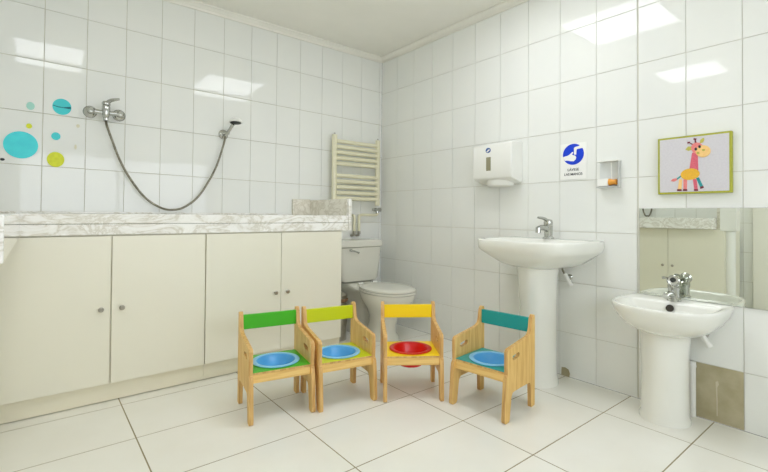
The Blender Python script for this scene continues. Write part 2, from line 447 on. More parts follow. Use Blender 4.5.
# ================================================================= SHOWER MIXER, HAND SHOWER
def wall_mixer(f, label, group=None):
    t = empty('shower_mixer', f(0, 0, 0), label, 'shower mixer', group)
    inv = Vector(f(0, 0, 0))
    g = lambda a, b_, c: Vector(f(a, b_, c)) - inv
    for s in (-0.074, 0.074):
        bm = B(); lathe(bm, g(s, 0, 0.0), g(0, 0, 1), [(0.036, 0), (0.036, 0.004), (0.030, 0.012), (0.018, 0.018), (0.015, 0.019), (0.015, 0.045), (0.020, 0.048), (0.020, 0.066), (0.012, 0.074), (0, 0.075)])
        link('wall_flange', bm, 'chrome', t)
    bm = B()
    tube(bm, [g(a, -0.004 * math.cos(a * 20), 0.056) for a in [(-0.074 + 0.0148 * k) for k in range(11)]], 0.0135, 16)
    lathe(bm, g(0, -0.035, 0.06), g(0, 1, 0), [(0.013, 0), (0.017, 0.006), (0.019, 0.02), (0.022, 0.035), (0.022, 0.066), (0.019, 0.074), (0, 0.075)])
    cyl(bm, g(0, -0.034, 0.06), g(0, -0.052, 0.062), 0.0125)
    link('body', bm, 'chrome', t)
    bm = B()
    lathe(bm, g(0, 0.041, 0.06), g(0, 1, 0.05), [(0.0225, 0), (0.0225, 0.012), (0.017, 0.022), (0.0, 0.026)])
    P = [g(0.004, 0.055, 0.066), g(0.022, 0.069, 0.082), g(0.044, 0.074, 0.096), g(0.062, 0.078, 0.106)]
    tube(bm, spline(P, 4), [0.012 - 0.0005 * k for k in range(13)], 10)
    link('lever_handle', bm, 'chrome', t)
    return t
MX = LW(-2.136, 1.537)
wall_mixer(MX, 'chrome wall-mounted shower mixer with two round flanges and a lever, beside the stickers')

t = empty('hand_shower', (-1.424, -0.06, 1.50), 'small hand shower with dark face and long looping steel hose', 'hand shower')
o0 = Vector((-1.424, -0.06, 1.50))
bm = B(); ax = Vector((0.034, -0.052, 0.082))
a0 = Vector((-0.006, 0.0, -0.02)); a1 = a0 + ax * 0.95
tube(bm, [a0 + (a1 - a0) * (k / 8) for k in range(9)], [0.010, 0.011, 0.012, 0.0115, 0.0105, 0.010, 0.010, 0.011, 0.013], 14)
link('handle', bm, 'chrome', t)
bm = B(); hd = Vector((-0.02, -0.09, -0.99)).normalized(); c0 = a1 + Vector((0.012, -0.016, 0.016))
lathe(bm, c0, hd, [(0.0, -0.030), (0.016, -0.028), (0.030, -0.021), (0.042, -0.008), (0.0455, 0.002), (0.044, 0.006), (0.0, 0.0062)], 30)
link('spray_head', bm, 'plastic', t)
bm = B(); lathe(bm, c0 + hd * 0.0063, hd, [(0.037, 0), (0.037, 0.003), (0.033, 0.004), (0, 0.0041)], 30); link('spray_face', bm, 'dark', t)
hp = [(-2.136, -0.062, 1.484), (-2.129, -0.056, 1.455), (-2.102, -0.05, 1.376), (-2.059, -0.046, 1.259), (-2.004, -0.042, 1.153), (-1.921, -0.04, 1.039), (-1.835, -0.038, 0.978), (-1.764, -0.036, 0.961), (-1.685, -0.036, 0.981), (-1.592, -0.038, 1.063), (-1.496, -0.045, 1.239), (-1.447, -0.055, 1.40), (-1.431, -0.06, 1.478)]
bm = B(); tube(bm, [p - o0 for p in spline(hp, 26)], 0.0062, 10, ridge=0.0011); link('hose', bm, 'hose', t)

bm = B(); P0 = LW(-1.428, 1.497)
lathe(bm, P0(0, 0, 0), (0, -1, 0), [(0.033, 0), (0.034, 0.006), (0.027, 0.014), (0.013, 0.018), (0.012, 0.034), (0, 0.0345)])
tube(bm, [(-1.4275 + 0.019 * math.cos(t_), -0.058 + 0.019 * math.sin(t_), 1.497) for t_ in [0.5 * PI + 0.5 + 0.3 * k for k in range(18)]], 0.006, 8)
tag(link('shower_holder', bm, 'chrome'), 'round chrome wall bracket holding the hand shower', 'bracket')

# hose of the other shower, seen in the mirror above the return worktop
fo2 = lambda a, b_, c: (XW + c, -1.07 + a, 1.537 + b_)
wall_mixer(fo2, 'chrome shower mixer on the opposite wall, only its hose showing in the mirror')
bm = B(); tube(bm, spline([(XW + .06, -1.07, 1.484), (XW + .055, -1.05, 1.25), (XW + .05, -1.04, 1.05), (XW + .05, -1.062, .962), (XW + .05, -1.085, .953), (XW + .05, -1.11, .964), (XW + .05, -1.135, 1.05), (XW + .05, -1.17, 1.3), (XW + .05, -1.2, 1.5)], 14), 0.008, 8)
tag(link('shower_hose', bm, 'hose'), 'dark narrow loop of shower hose seen in the mirror above the reflected worktop', 'hose')

# ================================================================= WALL STICKERS
def sticker(x, z, rx, rz, m, label, extra=None):
    f = LW(x, z, -0.0016)
    bm = B(); prism(bm, circle(0, 0, rx, rz, 36), f, 0, 0.002)
    o = link('wall_sticker', bm, m, smooth=0); tag(o, label, 'sticker', 'round wall stickers'); return o
sticker(-2.521, 1.307, .074, .074, 'st_turq', 'largest turquoise round sticker at the lower left of the tiles')
s = sticker(-2.344, 1.545, .044, .046, 'st_turq2', 'turquoise round sticker crossed by a dark line, left of the mixer')
bm = B(); prism(bm, [(-.042, .006), (-.02, .0), (.005, -.002), (.03, .004), (.041, .006), (.042, -.006), (.03, -.008), (.005, -.006), (-.02, -.005), (-.041, .001)], LW(-2.344, 1.545, -0.0037), 0, 0.0006); link('cracked_line', bm, 'crack', s, smooth=0)
sticker(-2.369, 1.373, .021, .022, 'st_turq2', 'small turquoise dot above the yellow-green sticker')
sticker(-2.368, 1.240, .040, .043, 'st_yel', 'yellow-green round sticker right of the largest turquoise one')
sticker(-2.484, 1.527, .018, .022, 'st_mint', 'pale mint dot left of the cracked turquoise sticker')
sticker(-2.488, 1.415, .013, .014, 'st_yel', 'tiny yellow dot just above the largest turquoise sticker')
sticker(-2.267, 1.445, .009, .010, 'st_pale', 'tiny cream dot just below the left end of the mixer')
sticker(-2.277, 1.321, .006, .014, 'st_pale', 'tiny white oval dot right of the small turquoise dot')
sticker(-2.596, 1.221, .010, .007, 'ink', 'tiny black mark at the left edge, under the largest turquoise sticker')

# ================================================================= TOWEL RADIATOR
t = empty('towel_radiator', (-0.31, -0.07, 1.0), 'cream ladder towel radiator on the wall above the toilet', 'radiator')
o0 = Vector((-0.31, -0.07, 1.0))
XL, XR = -0.546, -0.096
for x in (XL, XR):
    bm = B(); pts = []
    n = 18
    r = [[(x + 0.023 * math.cos(2 * PI * i / n) - o0.x, -0.07 + 0.017 * math.sin(2 * PI * i / n) - o0.y, z - 1.0) for i in range(n)] for z in (1.02, 1.598)]
    loft(bm, r); link('upright', bm, 'radiator', t, bevel=0.004)
    bm = B(); cyl(bm, Vector((x, -.07, 1.599)) - o0, Vector((x, -.07, 1.612)) - o0, 0.008, 0.006, 12); link('vent_cap', bm, 'steel', t)
for k, z in enumerate((1.545, 1.500, 1.455, 1.408, 1.362, 1.262, 1.214, 1.167, 1.120, 1.074)):
    bm = B(); n = 14
    r = [[(x - o0.x, -0.078 + 0.014 * math.cos(2 * PI * i / n) - o0.y, z + 0.0165 * math.sin(2 * PI * i / n) - 1.0) for i in range(n)] for x in (XL + .012, XR - .012)]
    loft(bm, r); link('rung', bm, 'radiator', t)
for x in (XL + .06, XR - .06):
    for z in (1.408, 1.120):
        bm = B(); cyl(bm, Vector((x, 0.0, z)) - o0, Vector((x, -.066, z)) - o0, 0.009, n=12); link('wall_bracket', bm, 'radiator', t)
bm = B(); cyl(bm, Vector((XR, -.07, 1.0)) - o0, Vector((XR, -.07, .955)) - o0, 0.013); cyl(bm, Vector((XR - .03, -.07, .985)) - o0, Vector((XR + .035, -.07, .985)) - o0, 0.017)
cyl(bm, Vector((XR - .05, -.07, .985)) - o0, Vector((XR - .03, -.07, .985)) - o0, 0.012, 0.016)
link('valve', bm, 'chrome', t)
bm = B()
tube(bm, spline([Vector(p) - o0 for p in ((XR, -.07, .962), (XR, -.066, .945), (XR - .02, -.06, .938), (-.18, -.055, .938), (-.255, -.05, .938), (-.276, -.05, .928), (-.278, -.05, .90), (-.278, -.05, .80))], 5), 0.0115, 12)
link('supply_pipe', bm, 'radiator', t)
bm = B()
tube(bm, spline([Vector(p) - o0 for p in ((-.328, -.002, .935), (-.328, -.035, .933), (-.328, -.05, .915), (-.328, -.05, .85), (-.328, -.05, .80))], 5), 0.0115, 12)
link('return_pipe', bm, 'radiator', t)
for x in (-.278, -.328):
    bm = B(); cyl(bm, Vector((x, -.05, .80)) - o0, Vector((x, -.05, .775)) - o0, 0.014); tube(bm, [Vector((x, -.05, .777)) - o0, Vector((x, -.045, .764)) - o0, Vector((x, -.02, .760)) - o0, Vector((x, -.0, .760)) - o0], 0.009)
    link('elbow', bm, 'steel', t)

# ================================================================= TOILET
TX, TY = -0.367, -0.53
t = empty('toilet', (TX, TY, 0), 'pale close-coupled toilet in the corner, lid closed, behind the yellow chairs', 'toilet')
def sup(cx, cy, a, b_, z, n=40, e=2.0):
    out = []
    for i in range(n):
        th = 2 * PI * i / n; c, s = math.cos(th), math.sin(th)
        out.append((cx + a * math.copysign(abs(c) ** (2 / e), c), cy + b_ * math.copysign(abs(s) ** (2 / e), s), z))
    return out
bm = B()    # bowl and foot: flared foot, waisted column, round bowl
loft(bm, [sup(0, .06, .118, .155, 0, e=2.6), sup(0, .06, .116, .153, .02, e=2.6), sup(0, .05, .102, .135, .05), sup(0, .035, .093, .12, .12), sup(0, .02, .100, .13, .18), sup(0, .0, .130, .17, .235), sup(0, -.01, .162, .212, .28), sup(0, -.015, .180, .238, .315), sup(0, -.015, .186, .246, .345), sup(0, -.015, .184, .244, .358), sup(0, -.015, .150, .2, .359)])
link('bowl', bm, 'ceramic_old', t)
bm = B()    # rear trapway block under the tank
loft(bm, [sup(0, .33, .115, .16, 0, e=3), sup(0, .33, .112, .158, .02, e=3), sup(0, .34, .085, .13, .06, e=3), sup(0, .34, .085, .13, .2, e=3), sup(0, .32, .10, .17, .28, e=3.5), sup(0, .28, .145, .215, .335, e=4), sup(0, .28, .15, .22, .36, e=4), sup(0, .36, .15, .12, .385, e=4)])
link('trapway', bm, 'ceramic_old', t)
def seat_out(z, g=0.0):
    return sup(0, -.02, .187 + g, .246 + g, z, e=2.15)
bm = B(); loft(bm, [seat_out(.360, -.006), seat_out(.364), seat_out(.374), seat_out(.377, -.004)]); link('seat', bm, 'ceramic_old', t)
bm = B(); loft(bm, [seat_out(.3785, -.008), seat_out(.381, -.002), seat_out(.392, -.002), seat_out(.398, -.010), sup(0, -.02, .14, .19, .404), sup(0, -.02, .06, .08, .406)]); link('lid', bm, 'ceramic_old', t)
for s_ in (-.07, .07):
    bm = B(); cyl(bm, (s_ - .022, .232, .392), (s_ + .022, .232, .392), .013); link('hinge', bm, 'plastic', t)
def tank_ring(z, w, d, cy=.405, n=40): return sup(0, cy, w / 2, d / 2, z, n, 7)
bm = B(); loft(bm, [tank_ring(.392, .30, .14), tank_ring(.40, .345, .165), tank_ring(.42, .372, .178), tank_ring(.55, .405, .192), tank_ring(.672, .425, .205)]); link('tank', bm, 'ceramic_old', t)
bm = B(); loft(bm, [tank_ring(.674, .428, .208), tank_ring(.680, .45, .225), tank_ring(.715, .452, .228), tank_ring(.728, .44, .218), tank_ring(.734, .38, .17)]); link('tank_lid', bm, 'ceramic_old', t)
bm = B(); yf = .405 - .1035
cyl(bm, (-.120, yf, .655), (-.120, yf - .016, .655), .011)
tube(bm, [(-.128, yf - .017, .656), (-.10, yf - .02, .650), (-.075, yf - .022, .641), (-.052, yf - .022, .633)], [.007, .006, .006, .008], 10); link('flush_lever', bm, 'chrome', t)

# bin between cabinet and toilet
t = empty('waste_bin', (-.675, -.30, 0), 'narrow steel waste bin in the gap between cabinet and toilet', 'bin')
bm = B(); lathe(bm, (0, 0, 0), (0, 0, 1), [(.088, 0), (.09, .006), (.094, .30), (.09, .301), (.084, .02)], 32, caps=True); link('body', bm, 'steel', t)
bm = B(); lathe(bm, (0, 0, .286), (0, 0, 1), [(.0965, 0), (.099, .006), (.099, .018), (.094, .024), (.088, .02)], 32, caps=False); link('rim', bm, 'rust', t)
bm = B(); lathe(bm, (0, 0, .31), (0, 0, 1), [(.094, 0), (.09, .022), (.06, .042), (.012, .05), (0, .051)], 32); link('lid', bm, 'steel', t)

# ================================================================= BASINS
def d_ring(w_, q0, q1, z, e=3.0, n=96, straight=0.3):
    """D outline: flat back at q0, rounded front at q1; returns local (x=-q, y)"""
    pts = []
    qs = q0 + (q1 - q0) * straight
    for i in range(n):
        th = PI * i / (n - 1)
        c, s = math.cos(th), math.sin(th)
        p = w_ / 2 * math.copysign(abs(c) ** (2 / e), c)
        q = qs + (q1 - qs) * abs(s) ** (2 / e)
        pts.append((-q, p, z))
    nb = 13
    pts.append((-(q0 + (qs - q0) * .5), -w_ / 2, z))
    for i in range(nb):
        p = -w_ / 2 + w_ * i / (nb - 1)
        pts.append((-(q0 + 0.0), p * 0.985, z))
    pts.append((-(q0 + (qs - q0) * .5), w_ / 2, z))
    return pts

def basin(y, label, rings, ped, ped_z, tap_fn, overflow=None, drain_pipe=False):
    t = empty('pedestal_washbasin', (0, y, 0), label, 'washbasin', 'white pedestal washbasins')
    bm = B(); loft(bm, [d_ring(*r) for r in rings]); bmesh.ops.translate(bm, verts=bm.verts, vec=(-0.002, 0, 0))
    bo = link('bowl', bm, 'ceramic', t, smooth=75)
    bm = B(); loft(bm, [sup(*r) for r in ped]); p = link('pedestal', bm, 'ceramic', t, smooth=50)
    if overflow: overflow(bo)
    tap_fn(t)
    return t

def lever_tap(t, x, z, s=1.0, rz=0.0):
    """deck mixer: spout and lever point away from the wall (-x)"""
    rot = Matrix.Rotation(rz, 3, 'Z')
    T = lambda p: rot @ (Vector(p) * s) + Vector((x, 0, z))
    bm = B(); lathe(bm, (x, 0, z), (0, 0, 1), [(.027 * s, 0), (.027 * s, .006 * s), (.022 * s, .010 * s), (.019 * s, .014 * s), (.020 * s, .05 * s), (.022 * s, .066 * s), (0, .067 * s)], 22)
    tp = link('tap', bm, 'chrome', t)
    bm = B(); tube(bm, spline([T(p) for p in ((0, 0, .040), (-.03, 0, .052), (-.065, 0, .056), (-.088, 0, .050))], 5), [.015 * s - .0002 * s * k for k in range(16)], 14)
    cyl(bm, T((-.088, 0, .056)), T((-.090, 0, .030)), .0125 * s); link('spout', bm, 'chrome', tp)
    bm = B(); lathe(bm, T((0, 0, .068)), (-.12, 0, 1), [(.021 * s, 0), (.022 * s, .012 * s), (.018 * s, .024 * s), (.006 * s, .029 * s), (0, .0295 * s)], 22)
    tube(bm, spline([T(p) for p in ((-.004, 0, .084), (-.03, 0, .096), (-.06, 0, .102), (-.092, 0, .104))], 4), [.010 * s - .0004 * s * k for k in range(13)], 10); link('lever', bm, 'chrome', tp)
    return tp

def knob_tap(t, x, z):
    bm = B(); lathe(bm, (x, 0, z), (0, 0, 1), [(.030, 0), (.030, .008), (.024, .014), (.023, .05), (.026, .056), (.026, .074), (.02, .082), (0, .083)], 24)
    tp = link('tap', bm, 'chrome', t)
    bm = B(); tube(bm, spline([(x - .01, 0, z + .026), (x - .04, .004, z + .034), (x - .065, .008, z + .034), (x - .080, .010, z + .026)], 5), [.014] * 16, 14)
    link('spout', bm, 'chrome', tp)
    ka = Vector((-.88, -.12, .42)).normalized(); k0 = Vector((x + .006, 0, z + .084))
    bm = B(); lathe(bm, k0, ka, [(.016, 0), (.022, .006), (.026, .016), (.0265, .032), (.022, .038), (0, .039)], 26)
    tube(bm, spline([k0 + ka * .02 + Vector((0, .02, .01)), k0 + ka * .024 + Vector((0, .036, .012)), k0 + ka * .026 + Vector((0, .048, .010))], 4), .006, 10); link('knob_handle', bm, 'chrome', tp)
    bm = B(); lathe(bm, k0 + ka * .0392, ka, [(.012, 0), (.012, .002), (0, .0021)], 18); link('cap', bm, 'dark', tp)
    return tp

BY1 = -1.706
rings1 = [(.27, .05, .32, .650, 3.0), (.37, .02, .378, .670, 3.4), (.47, .0, .42, .706, 4.0), (.543, .0, .448, .736, 4.6), (.570, .0, .458, .752, 5.0), (.578, .0, .462, .772, 5.0), (.580, .0, .463, .796, 5.0), (.576, .0, .461, .804, 5.0), (.564, .004, .454, .807, 5.0),
          (.525, .115, .434, .805, 4.0), (.510, .125, .426, .795, 4.0), (.47, .14, .402, .762, 3.4), (.36, .17, .35, .718, 2.6), (.2, .21, .29, .70, 2.2), (.06, .24, .26, .697, 2.0)]
ped1 = [(-.200, .0, .125, .112, 0), (-.200, .0, .123, .110, .02), (-.196, .0, .113, .102, .06), (-.194, .0, .110, .098, .2), (-.194, .0, .110, .098, .45), (-.198, .0, .118, .106, .60), (-.2, .0, .126, .114, .655)]
basin(BY1, 'large white pedestal washbasin in the middle, under the paper towel dispenser and sign', rings1, ped1, .64, lambda t: lever_tap(t, -.085, .8075, 1.2))
BY2 = -2.350
rings2 = [(.24, .03, .27, .412, 2.5), (.30, .018, .30, .426, 2.6), (.36, .0058, .335, .452, 2.7), (.40, .0058, .362, .482, 2.8), (.422, .0058, .380, .514, 2.9), (.430, .0058, .386, .532, 2.9), (.427, .0058, .384, .541, 2.9), (.416, .0058, .379, .544, 2.9),
          (.388, .105, .364, .542, 2.6), (.374, .115, .356, .532, 2.6), (.34, .122, .335, .502, 2.4), (.26, .15, .30, .468, 2.1), (.14, .18, .25, .452, 2.0), (.05, .2, .23, .45, 2.0)]
ped2 = [(-.138, .02, .106, .104, 0), (-.138, .02, .105, .103, .015), (-.136, .02, .099, .097, .03), (-.136, .02, .097, .095, .15), (-.138, .02, .099, .097, .32), (-.14, .016, .108, .104, .43)]
def overflow2(bo):
    bm = B(); lathe(bm, (-.126, 0, .513), (-1, 0, .35), [(.0, 0), (.016, .001), (.017, .006), (.0, .0065)], 18); link('overflow_hole', bm, 'hole', bo)
basin(BY2, 'small low child-height pedestal washbasin under the mirror at the right', rings2, ped2, .42, lambda t: knob_tap(t, -.075, .544), overflow2)

def angle_valve(y, z, label, d):
    t = empty('angle_valve', (0, y, z), label, 'valve', 'angle valves under the basins')
    bm = B(); lathe(bm, (0, 0, 0), (-1, 0, 0), [(.017, 0), (.017, .003), (.012, .008), (.009, .010), (.009, .045), (0, .0455)], 18); link('wall_flange', bm, 'chrome', t)
    bm = B(); cyl(bm, (-.04, .012, .02), (-.04, -.022, -.034), .0115); cyl(bm, (-.04, -.022, -.034), (-.04, -.030, -.047), .0135); link('handle', bm, 'plastic', t)
    bm = B(); tube(bm, spline([(-.04, .010, .015), (-.045, .018, .035), (-.055, .025, .06), (-.06, .03, d)], 5), .006, 10); link('flexible_hose', bm, 'hose', t)
    return t
angle_valve(-1.795, .585, 'small white and chrome valve on the wall below the large basin', .06)
angle_valve(-2.452, .395, 'small white and chrome valve on the wall below the child-height basin', .012)
bm = B(); cyl(bm, (-.016, -2.407, 0.003), (-.016, -2.407, .235), .0135, n=14); cyl(bm, (-.016, -2.407, .235), (-.016, -2.407, .258), .016, .014, n=14)
tag(link('drain_pipe', bm, 'plastic'), 'thin white vertical pipe between the child basin pedestal and the missing tile', 'pipe')

# ================================================================= MIRROR
t = empty('wall_mirror', (0, -2.45, .765), 'frameless wall mirror above the child-height basin', 'mirror')
bm = B(); box(bm, (-.006, -.35, -.221), (0, .279, .221)); link('backing', bm, 'plastic_grey', t, smooth=0)
MT = 0.0
bm = B()
v = [bm.verts.new(p) for p in ((-.0075, -.348, -.219), (-.0075, .277, -.219), (-.0075, .277, .219), (-.0075, -.348, .219))]
v2 = [bm.verts.new((-.0062, p.co.y, p.co.z)) for p in v]
bm.faces.new(v); bm.faces.new(v2)
for k in range(4): bm.faces.new((v[k], v[(k + 1) % 4], v2[(k + 1) % 4], v2[k]))
link('glass', bm, 'mirror', t, smooth=0)

# ================================================================= PAPER TOWEL DISPENSER
t = empty('paper_towel_dispenser', (0, -1.32, 1.28), 'white paper towel dispenser with a small blue badge, left of the sign', 'dispenser')
fD = lambda a, b_, c: (-c, -a, b_)
bm = B(); prof = [(0.0, -.12), (0.0, .142), (.10, .136), (.118, .130), (.125, .116), (.125, -.075), (.118, -.092), (.105, -.100), (.02, -.125)]
prism(bm, prof, lambda c, b_, a: (-c, -a, b_), -.155, .155); link('cover', bm, 'plastic', t, bevel=.007)
bm = B(); n = 20
loft(bm, [[(-.03 - .09 * math.sin(PI * i / n), .1 * math.cos(PI * i / n) - .005, z) for i in range(n + 1)] for z in (-.142, -.105)] if False else
     [[(-.02 - .088 * k_ * math.sin(PI * i / n), .1 * k_ * math.cos(PI * i / n) - .005, z) for i in range(n + 1)] for z, k_ in ((-.146, .75), (-.140, .94), (-.126, 1.0), (-.101, 1.0))])
link('tray', bm, 'plastic', t, smooth=40)
bm = B(); prism(bm, [(-.040 + .0, -.043), (-.003, -.043), (-.003, .047), (-.040, .047)], lambda a, b_, c: (-c, -a, b_), .1245, .1262); link('level_window', bm, 'window', t, bevel=.002, smooth=0)
bm = B(); prism(bm, circle(-.024, .092, .020, .017, 28), lambda a, b_, c: (-c, -a, b_), .1245, .1264); bd = link('badge', bm, 'blue_badge', t, smooth=0)
bm = B(); prism(bm, [(-.037, .086), (-.030, .080), (-.010, .092), (-.013, .100), (-.024, .095)], lambda a, b_, c: (-c, -a, b_), .1265, .127); link('badge_swoosh', bm, 'sign_white', bd, smooth=0)

# ================================================================= SIGN
t = empty('wall_sign', (0, -1.815, 1.264), 'white hand-washing sign with a blue disc and black lettering', 'sign')
fS = lambda a, b_, c: (-c, -a, b_)
bm = B(); prism(bm, [(-.080, -.105), (.080, -.105), (.080, .105), (-.080, .105)], fS, .0012, .004); link('board', bm, 'sign_white', t, smooth=0)
bm = B(); prism(bm, circle(0, .040, .0635, .0615, 40), fS, .0041, .0048); ds = link('disc', bm, 'sign_blue', t, smooth=0)
def sg(pts): return [((px - 238) * .0635 / 117, .040 - (py - 175) * .0615 / 112) for px, py in pts]
bm = B(); prism(bm, sg([(128, 196), (150, 188), (172, 186), (198, 174), (216, 158), (232, 148), (240, 158), (226, 178), (244, 186), (262, 192), (272, 210), (266, 232), (244, 250), (208, 246), (176, 238), (140, 236), (140, 226), (126, 222), (132, 212), (122, 208)]), fS, .0049, .0054); link('hand_pictogram', bm, 'sign_white', ds, smooth=0)
bm = B(); prism(bm, sg([(246, 112), (256, 100), (300, 92), (322, 82), (352, 100), (346, 118), (284, 124), (276, 130), (272, 182), (248, 180)]), fS, .0049, .0054); link('tap_pictogram', bm, 'sign_white', ds, smooth=0)
def text(parent, name, body, y, z, size, m, x=-.0049, w=None):
    cu = bpy.data.curves.new(name, 'FONT'); cu.body = body; cu.align_x = 'CENTER'; cu.align_y = 'CENTER'; cu.size = size; cu.extrude = 0.0003; cu.offset = 0.0001
    o = bpy.data.objects.new(name, cu); COL.objects.link(o); o.parent = parent
    o.matrix_local = Matrix(((0, 0, -1, x), (-1, 0, 0, y), (0, 1, 0, z), (0, 0, 0, 1)))
    cu.materials.append(M[m])
    bpy.context.view_layer.update(); dg = bpy.context.evaluated_depsgraph_get(); me = bpy.data.meshes.new_from_object(o.evaluated_get(dg), depsgraph=dg); mo = bpy.data.objects.new(name, me); COL.objects.link(mo); mo.parent = parent
    mo.matrix_local = Matrix(((0, 0, -1, x), (-1, 0, 0, y), (0, 1, 0, z), (0, 0, 0, 1))); bpy.data.objects.remove(o); return mo
text(t, 'lettering', 'LÁVESE', 0, -.050, .0215, 'ink')
text(t, 'lettering', 'LAS MANOS', 0, -.077, .0205, 'ink')

# ================================================================= SOAP HOLDER
t = empty('soap_dispenser', (0, -2.025, 1.17), 'clear wall box with an orange and white pump, right of the sign', 'dispenser')
bm = B(); prism(bm, [(-.056, -.072), (.056, -.072), (.056, .076), (-.056, .076)], fS, .0012, .005); link('back_plate', bm, 'clear', t, smooth=0)
bm = B(); prism(bm, [(-.056, .070), (.056, .070), (.056, .076), (-.056, .076)], fS, .0052, .046); link('top_plate', bm, 'plastic', t, smooth=0)
bm = B(); prism(bm, [(.051, -.072), (.056, -.072), (.056, .0697), (.051, .0697)], fS, .0052, .034); link('side_plate', bm, 'plastic_grey', t, smooth=0)
bm = B(); prism(bm, [(-.056, -.072), (.0507, -.072), (.0507, -.066), (-.056, -.066)], fS, .0052, .046); link('bottom_plate', bm, 'plastic_grey', t, smooth=0)
bm = B(); prism(bm, [(-.052, -.064), (.004, -.064), (.004, -.022), (-.052, -.022)], fS, .010, .044); pu = link('pump', bm, 'sign_white', t, bevel=.003)
bm = B(); cyl(bm, fS(.005, -.042, .027), fS(.034, -.042, .027), .019, .012, 18); cyl(bm, fS(.034, -.042, .027), fS(.044, -.042, .027), .015, n=18); link('orange_nozzle', bm, 'orange', t)
bm = B(); cyl(bm, fS(.018, -.03, .03), fS(.016, .066, .03), .0025, n=8); link('tube', bm, 'plastic', t)

# ================================================================= GIRAFFE PICTURE
t = empty('giraffe_picture', (0, -2.413, 1.193), 'small lime-edged picture of a patchwork giraffe above the mirror', 'picture')
W2, H2 = .148, .139
bm = B(); prism(bm, [(-W2, -H2), (W2, -H2), (W2, H2), (-W2, H2)], fS, .0012, .0245); fr = link('frame', bm, 'lime', t, bevel=.002, smooth=0)
bm = B(); prism(bm, [(-W2 + .009, -H2 + .009), (W2 - .009, -H2 + .009), (W2 - .009, H2 - .009), (-W2 + .009, H2 - .009)], fS, .0246, .0252); link('canvas', bm, 'canvas', t, smooth=0)
SX = .296 / 500.0; SZ = .278 / 372.0      # crop pixels -> metres (picture occupied 30..530 x 70..445 of the study crop)
def gp(pts, skewed=True):
    out = []
    for px, py in pts:
        a = (px - 280) * SX
        top = 80 + (px - 25) * (25 - 80) / 500.0      # perspective of the crop: upper edge rises to the right
        bot = 447 + (px - 30) * (432 - 447) / 500.0
        b_ = H2 - (py - top) / (bot - top) * 2 * H2
        out.append((a, b_))
    return out
gi = None
def patch(name, pts, m, c, parent):
    bm = B(); prism(bm, gp(pts), fS, c, c + .0008); return link(name, bm, m, parent, smooth=0)
def ell(cx, cy, rx, ry, rot=0, n=22):
    cr, sr = math.cos(rot), math.sin(rot)
    return [(cx + rx * math.cos(k * 2 * PI / n) * cr - ry * math.sin(k * 2 * PI / n) * sr, cy + rx * math.cos(k * 2 * PI / n) * sr + ry * math.sin(k * 2 * PI / n) * cr) for k in range(n)]
gi = patch('giraffe', ell(262, 312, 66, 38, -.12) , 'g_yellow', .0262, t)
patch('leg', [(186, 346), (208, 346), (202, 412), (176, 412)], 'g_peach', .0254, gi)
patch('leg', [(216, 346), (242, 346), (240, 412), (216, 412)], 'g_salmon', .0254, gi)
patch('leg', [(280, 344), (306, 344), (314, 412), (290, 412)], 'g_pink', .0254, gi)
patch('leg', [(302, 338), (322, 332), (350, 392), (330, 400)], 'g_teal', .0254, gi)
for q in ([(172, 411), (203, 411), (204, 424), (171, 424)], [(214, 411), (242, 411), (243, 423), (213, 423)], [(289, 411), (316, 411), (317, 423), (288, 423)], [(328, 396), (350, 388), (356, 402), (332, 410)]): patch('hoof', q, 'g_maroon', .0266, gi)
patch('tail', [(196, 320), (203, 328), (172, 350), (166, 342)], 'g_teal', .0256, gi)
patch('tail_tuft', [(168, 338), (172, 352), (150, 362), (126, 358), (140, 344)], 'g_salmon', .0266, gi)
patch('neck', [(276, 170), (314, 165), (318, 286), (256, 286)], 'g_pink', .0256, gi)
hd_ = patch('head', ell(312, 140, 42, 38, .2), 'g_salmon', .0267, gi)
patch('muzzle', ell(350, 160, 50, 40, -.1), 'g_peach', .0276, gi)
patch('ear', [(282, 128), (250, 128), (230, 148), (250, 158), (282, 150)], 'g_olive', .0258, gi)
patch('ear', [(328, 108), (332, 84), (352, 70), (360, 80), (350, 102)], 'g_olive', .0258, gi)
patch('horn', [(284, 122), (256, 106), (246, 112), (244, 98), (262, 96), (264, 104), (292, 114)], 'g_maroon', .0258, gi)
patch('horn', [(296, 110), (292, 84), (284, 82), (288, 72), (308, 76), (302, 86), (308, 108)], 'g_maroon', .0258, gi)
patch('eye', ell(303, 146, 9, 10), 'ink', .0286, gi); patch('eye', ell(328, 130, 9, 10), 'ink', .0286, gi)
patch('nostril', ell(318, 172, 10, 7), 'g_olive', .0286, gi); patch('nostril', ell(354, 152, 10, 7), 'g_olive', .0286, gi)

# ================================================================= POTTY CHAIRS
# side panel outline, u = forward from the rear leg, z = up
def arc(cx, cz, r, a0, a1, n=6):
    return [(cx + r * math.cos(R_(a0 + (a1 - a0) * k / n)), cz + r * math.sin(R_(a0 + (a1 - a0) * k / n))) for k in range(n + 1)]
SIDE_ = [(0.002, 0.0), (0.0, .02), (0.0, .22), (0.001, .425)] + arc(.014, .432, .0125, 180, 20, 6)[1:] + [(.033, .425), (.038, .40), (.040, .385)] + \
       [(.044, .372), (.052, .360), (.064, .352), (.085, .347)] + [(.245, .328)] + arc(.255, .308, .0195, 80, 5, 5) + [(.274, .26), (.272, .212)] + \
       [(.279, .206), (.284, .196), (.287, .18), (.299, .02), (.297, .006), (.290, 0.0)] + [(.262, 0.0), (.254, .008), (.244, .07), (.238, .105)] + arc(.216, .103, .021, 5, 90, 5)[1:] + \
       [(.15, .125), (.085, .124)] + arc(.066, .103, .021, 90, 180, 5) + [(.041, .01), (.038, 0.0)]
SIDE = [(u_ * 1.005 - .001, z_ * 1.012) for u_, z_ in SIDE_]
